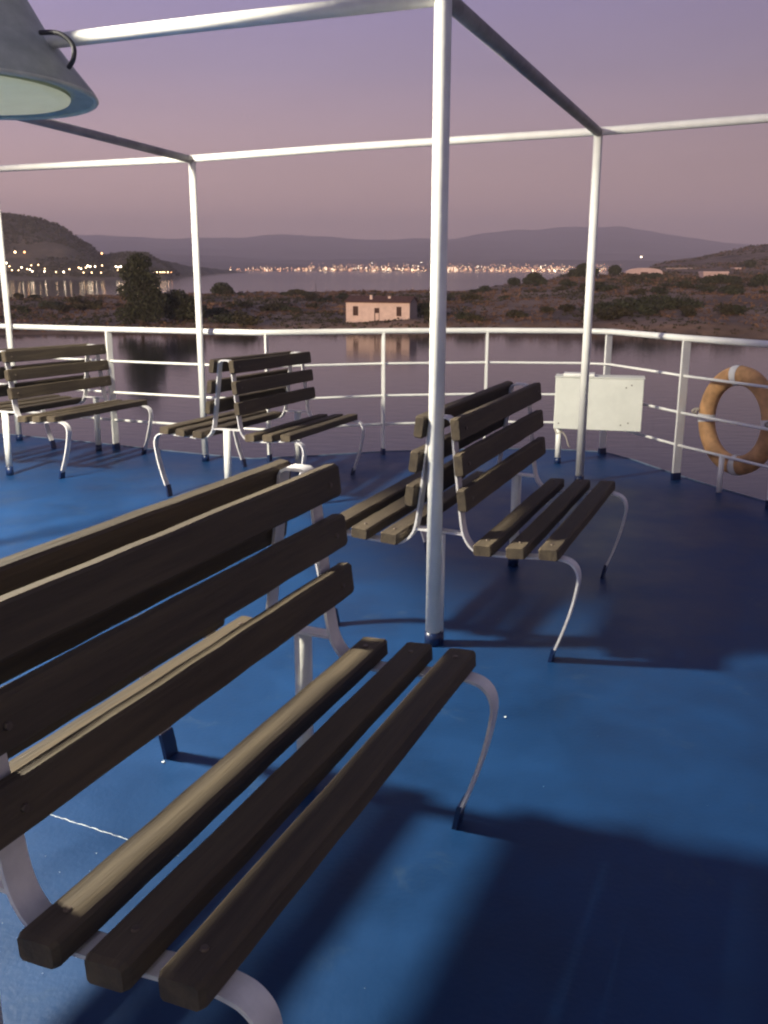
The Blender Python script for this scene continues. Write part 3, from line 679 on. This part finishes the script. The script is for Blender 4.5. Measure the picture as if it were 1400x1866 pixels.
for i in range(1250):
    px = rnd.gauss(830, 210) if rnd.random() < .7 else rnd.uniform(380, 1135)
    if px < 410 or px > 1140: continue
    c_ = noise.noise(Vector((px * .02, 0, 9)))
    if c_ < -.2 and rnd.random() < .5: continue
    py = 493.5 - abs(rnd.gauss(0, 1)) * (5.5 if px > 560 else 3)
    if py < 477: continue
    Y = 3150                                # walk inland to where this bearing meets the slope
    while Y < 8500 and gz(FB, ax(px, Y, 10), Y) < hz(py, Y) - 5: Y += 25
    Y -= 25; X = ax(px, Y, 10); z = hz(py, Y)
    q = rnd.random(); mi = 1 if q < .06 else 0 if q < .28 else 2 if q < .62 else 3
    octa(bm, (X, Y, z), rnd.uniform(.65, 1.2) * (Y / 3600) * (1.6 if mi == 1 else 1.15 if mi == 0 else 1.3 if mi == 3 else 1), mi)
tag(link('city_lights', bm, EM), 'band of warm lights of the city across the bay at the foot of the mountains', 'city lights', kind='stuff')
# one lone light high on the hillside
def town_lamp(px, py, Y, r, mi, label, group=None, h=6, name='shore_lamp', tr=None):
    if not tr:
        Y = 862
        while Y < 1150 and gz(HB, ax(px, Y, 8), Y) < hz(py, Y) - 4: Y += 4
        Y -= 4
    X = ax(px, Y, 8); z = hz(py, Y); g_ = gz(tr or HB, X, Y); root = tag(empty(name, (X, Y, min(g_, z - 2))), label, 'lamp', group)
    bm = bmesh.new(); tube(bm, [(0, 0, 0), (0, 0, z - root.location.z)], .12, 6); link('pole', bm, M['steel'], root)
    bm = bmesh.new(); octa(bm, (0, 0, z - root.location.z), r, mi); link('lamp_head', bm, EM, root)
TL = [(30, 461, 0, 1.2), (47, 461, 2, 1.1), (187, 463, 2, 1.2), (12, 481, 1, 1.3), (17, 487, 0, 1.0), (6, 483, 1, 1.2), (21, 494, 0, .9), (33, 494, 0, .9), (39, 489, 1, 1.1), (49, 492, 0, 1), (54, 493, 1, 1.1), (58, 496, 1, 1.1), (57, 485, 0, .9), (70, 484, 0, .9), (80, 496, 1, 1.1), (81, 491, 0, .8), (101, 497, 0, .9), (115, 497, 1, 1.3), (126, 492, 0, 1.0), (143, 489, 0, 1), (147, 491, 1, 1), (151, 498, 0, .9), (156, 489, 0, 1), (160, 486, 1, 1.5), (164, 487, 1, 1.3), (173, 487, 1, 1.2), (166, 498, 0, .9), (186, 485, 0, 1), (183, 498, 0, .9), (211, 487, 1, 1.2), (215, 488, 1, 1.2), (220, 487, 1, 1.3), (214, 494, 0, 1), (221, 496, 0, .8), (227, 497, 0, .9), (246, 487, 1, 1.3), (248, 492, 0, 1.1), (253, 489, 0, .9), (279, 496, 0, 1), (285, 497, 0, 1), (291, 497, 0, .9), (295, 497, 0, .9), (299, 497, 0, .9), (305, 497, 0, 1), (311, 497, 2, .8)]
for px, py, mi, r in TL:
    py += 0; Y = 870 + max(0, 497 - py) * 9 + (60 if px > 270 else 0)
    if px in (30, 47): town_lamp(px, py, 1010, r, mi, 'white light alone on the left hillside' if px == 30 else 'pinkish light alone on the left hillside beside the white one')
    elif px == 187: town_lamp(px, py, 1095, r, mi, 'red light on the low saddle right of the left hill')
    else: town_lamp(px, py, Y, r * .7, mi, 'small warm street light of the waterfront town below the left hill', 'street lights of the left waterfront town')
town_lamp(1166, 467, 5200, 5.5, 1, 'lone white light above the greenhouse on the far mountain side', tr=FB)

# ------------------------------------------------------------------ air
hbm = bmesh.new(); box(hbm, -15000, 15000, -300, 12600, -9, 620)
hz_m = bpy.data.materials.new('haze'); hz_m.use_nodes = True; t = hz_m.node_tree; t.nodes.clear()
pv = t.nodes.new('ShaderNodeVolumePrincipled'); pv.inputs['Density'].default_value = 1.8e-4; pv.inputs['Color'].default_value = (.93, .94, 1.0, 1); pv.inputs['Anisotropy'].default_value = 0
mo = t.nodes.new('ShaderNodeOutputMaterial'); t.links.new(pv.outputs[0], mo.inputs['Volume'])
hzo = link('haze', hbm, hz_m); tag(hzo, 'thin purple dusk haze over the bay', 'haze', kind='stuff')
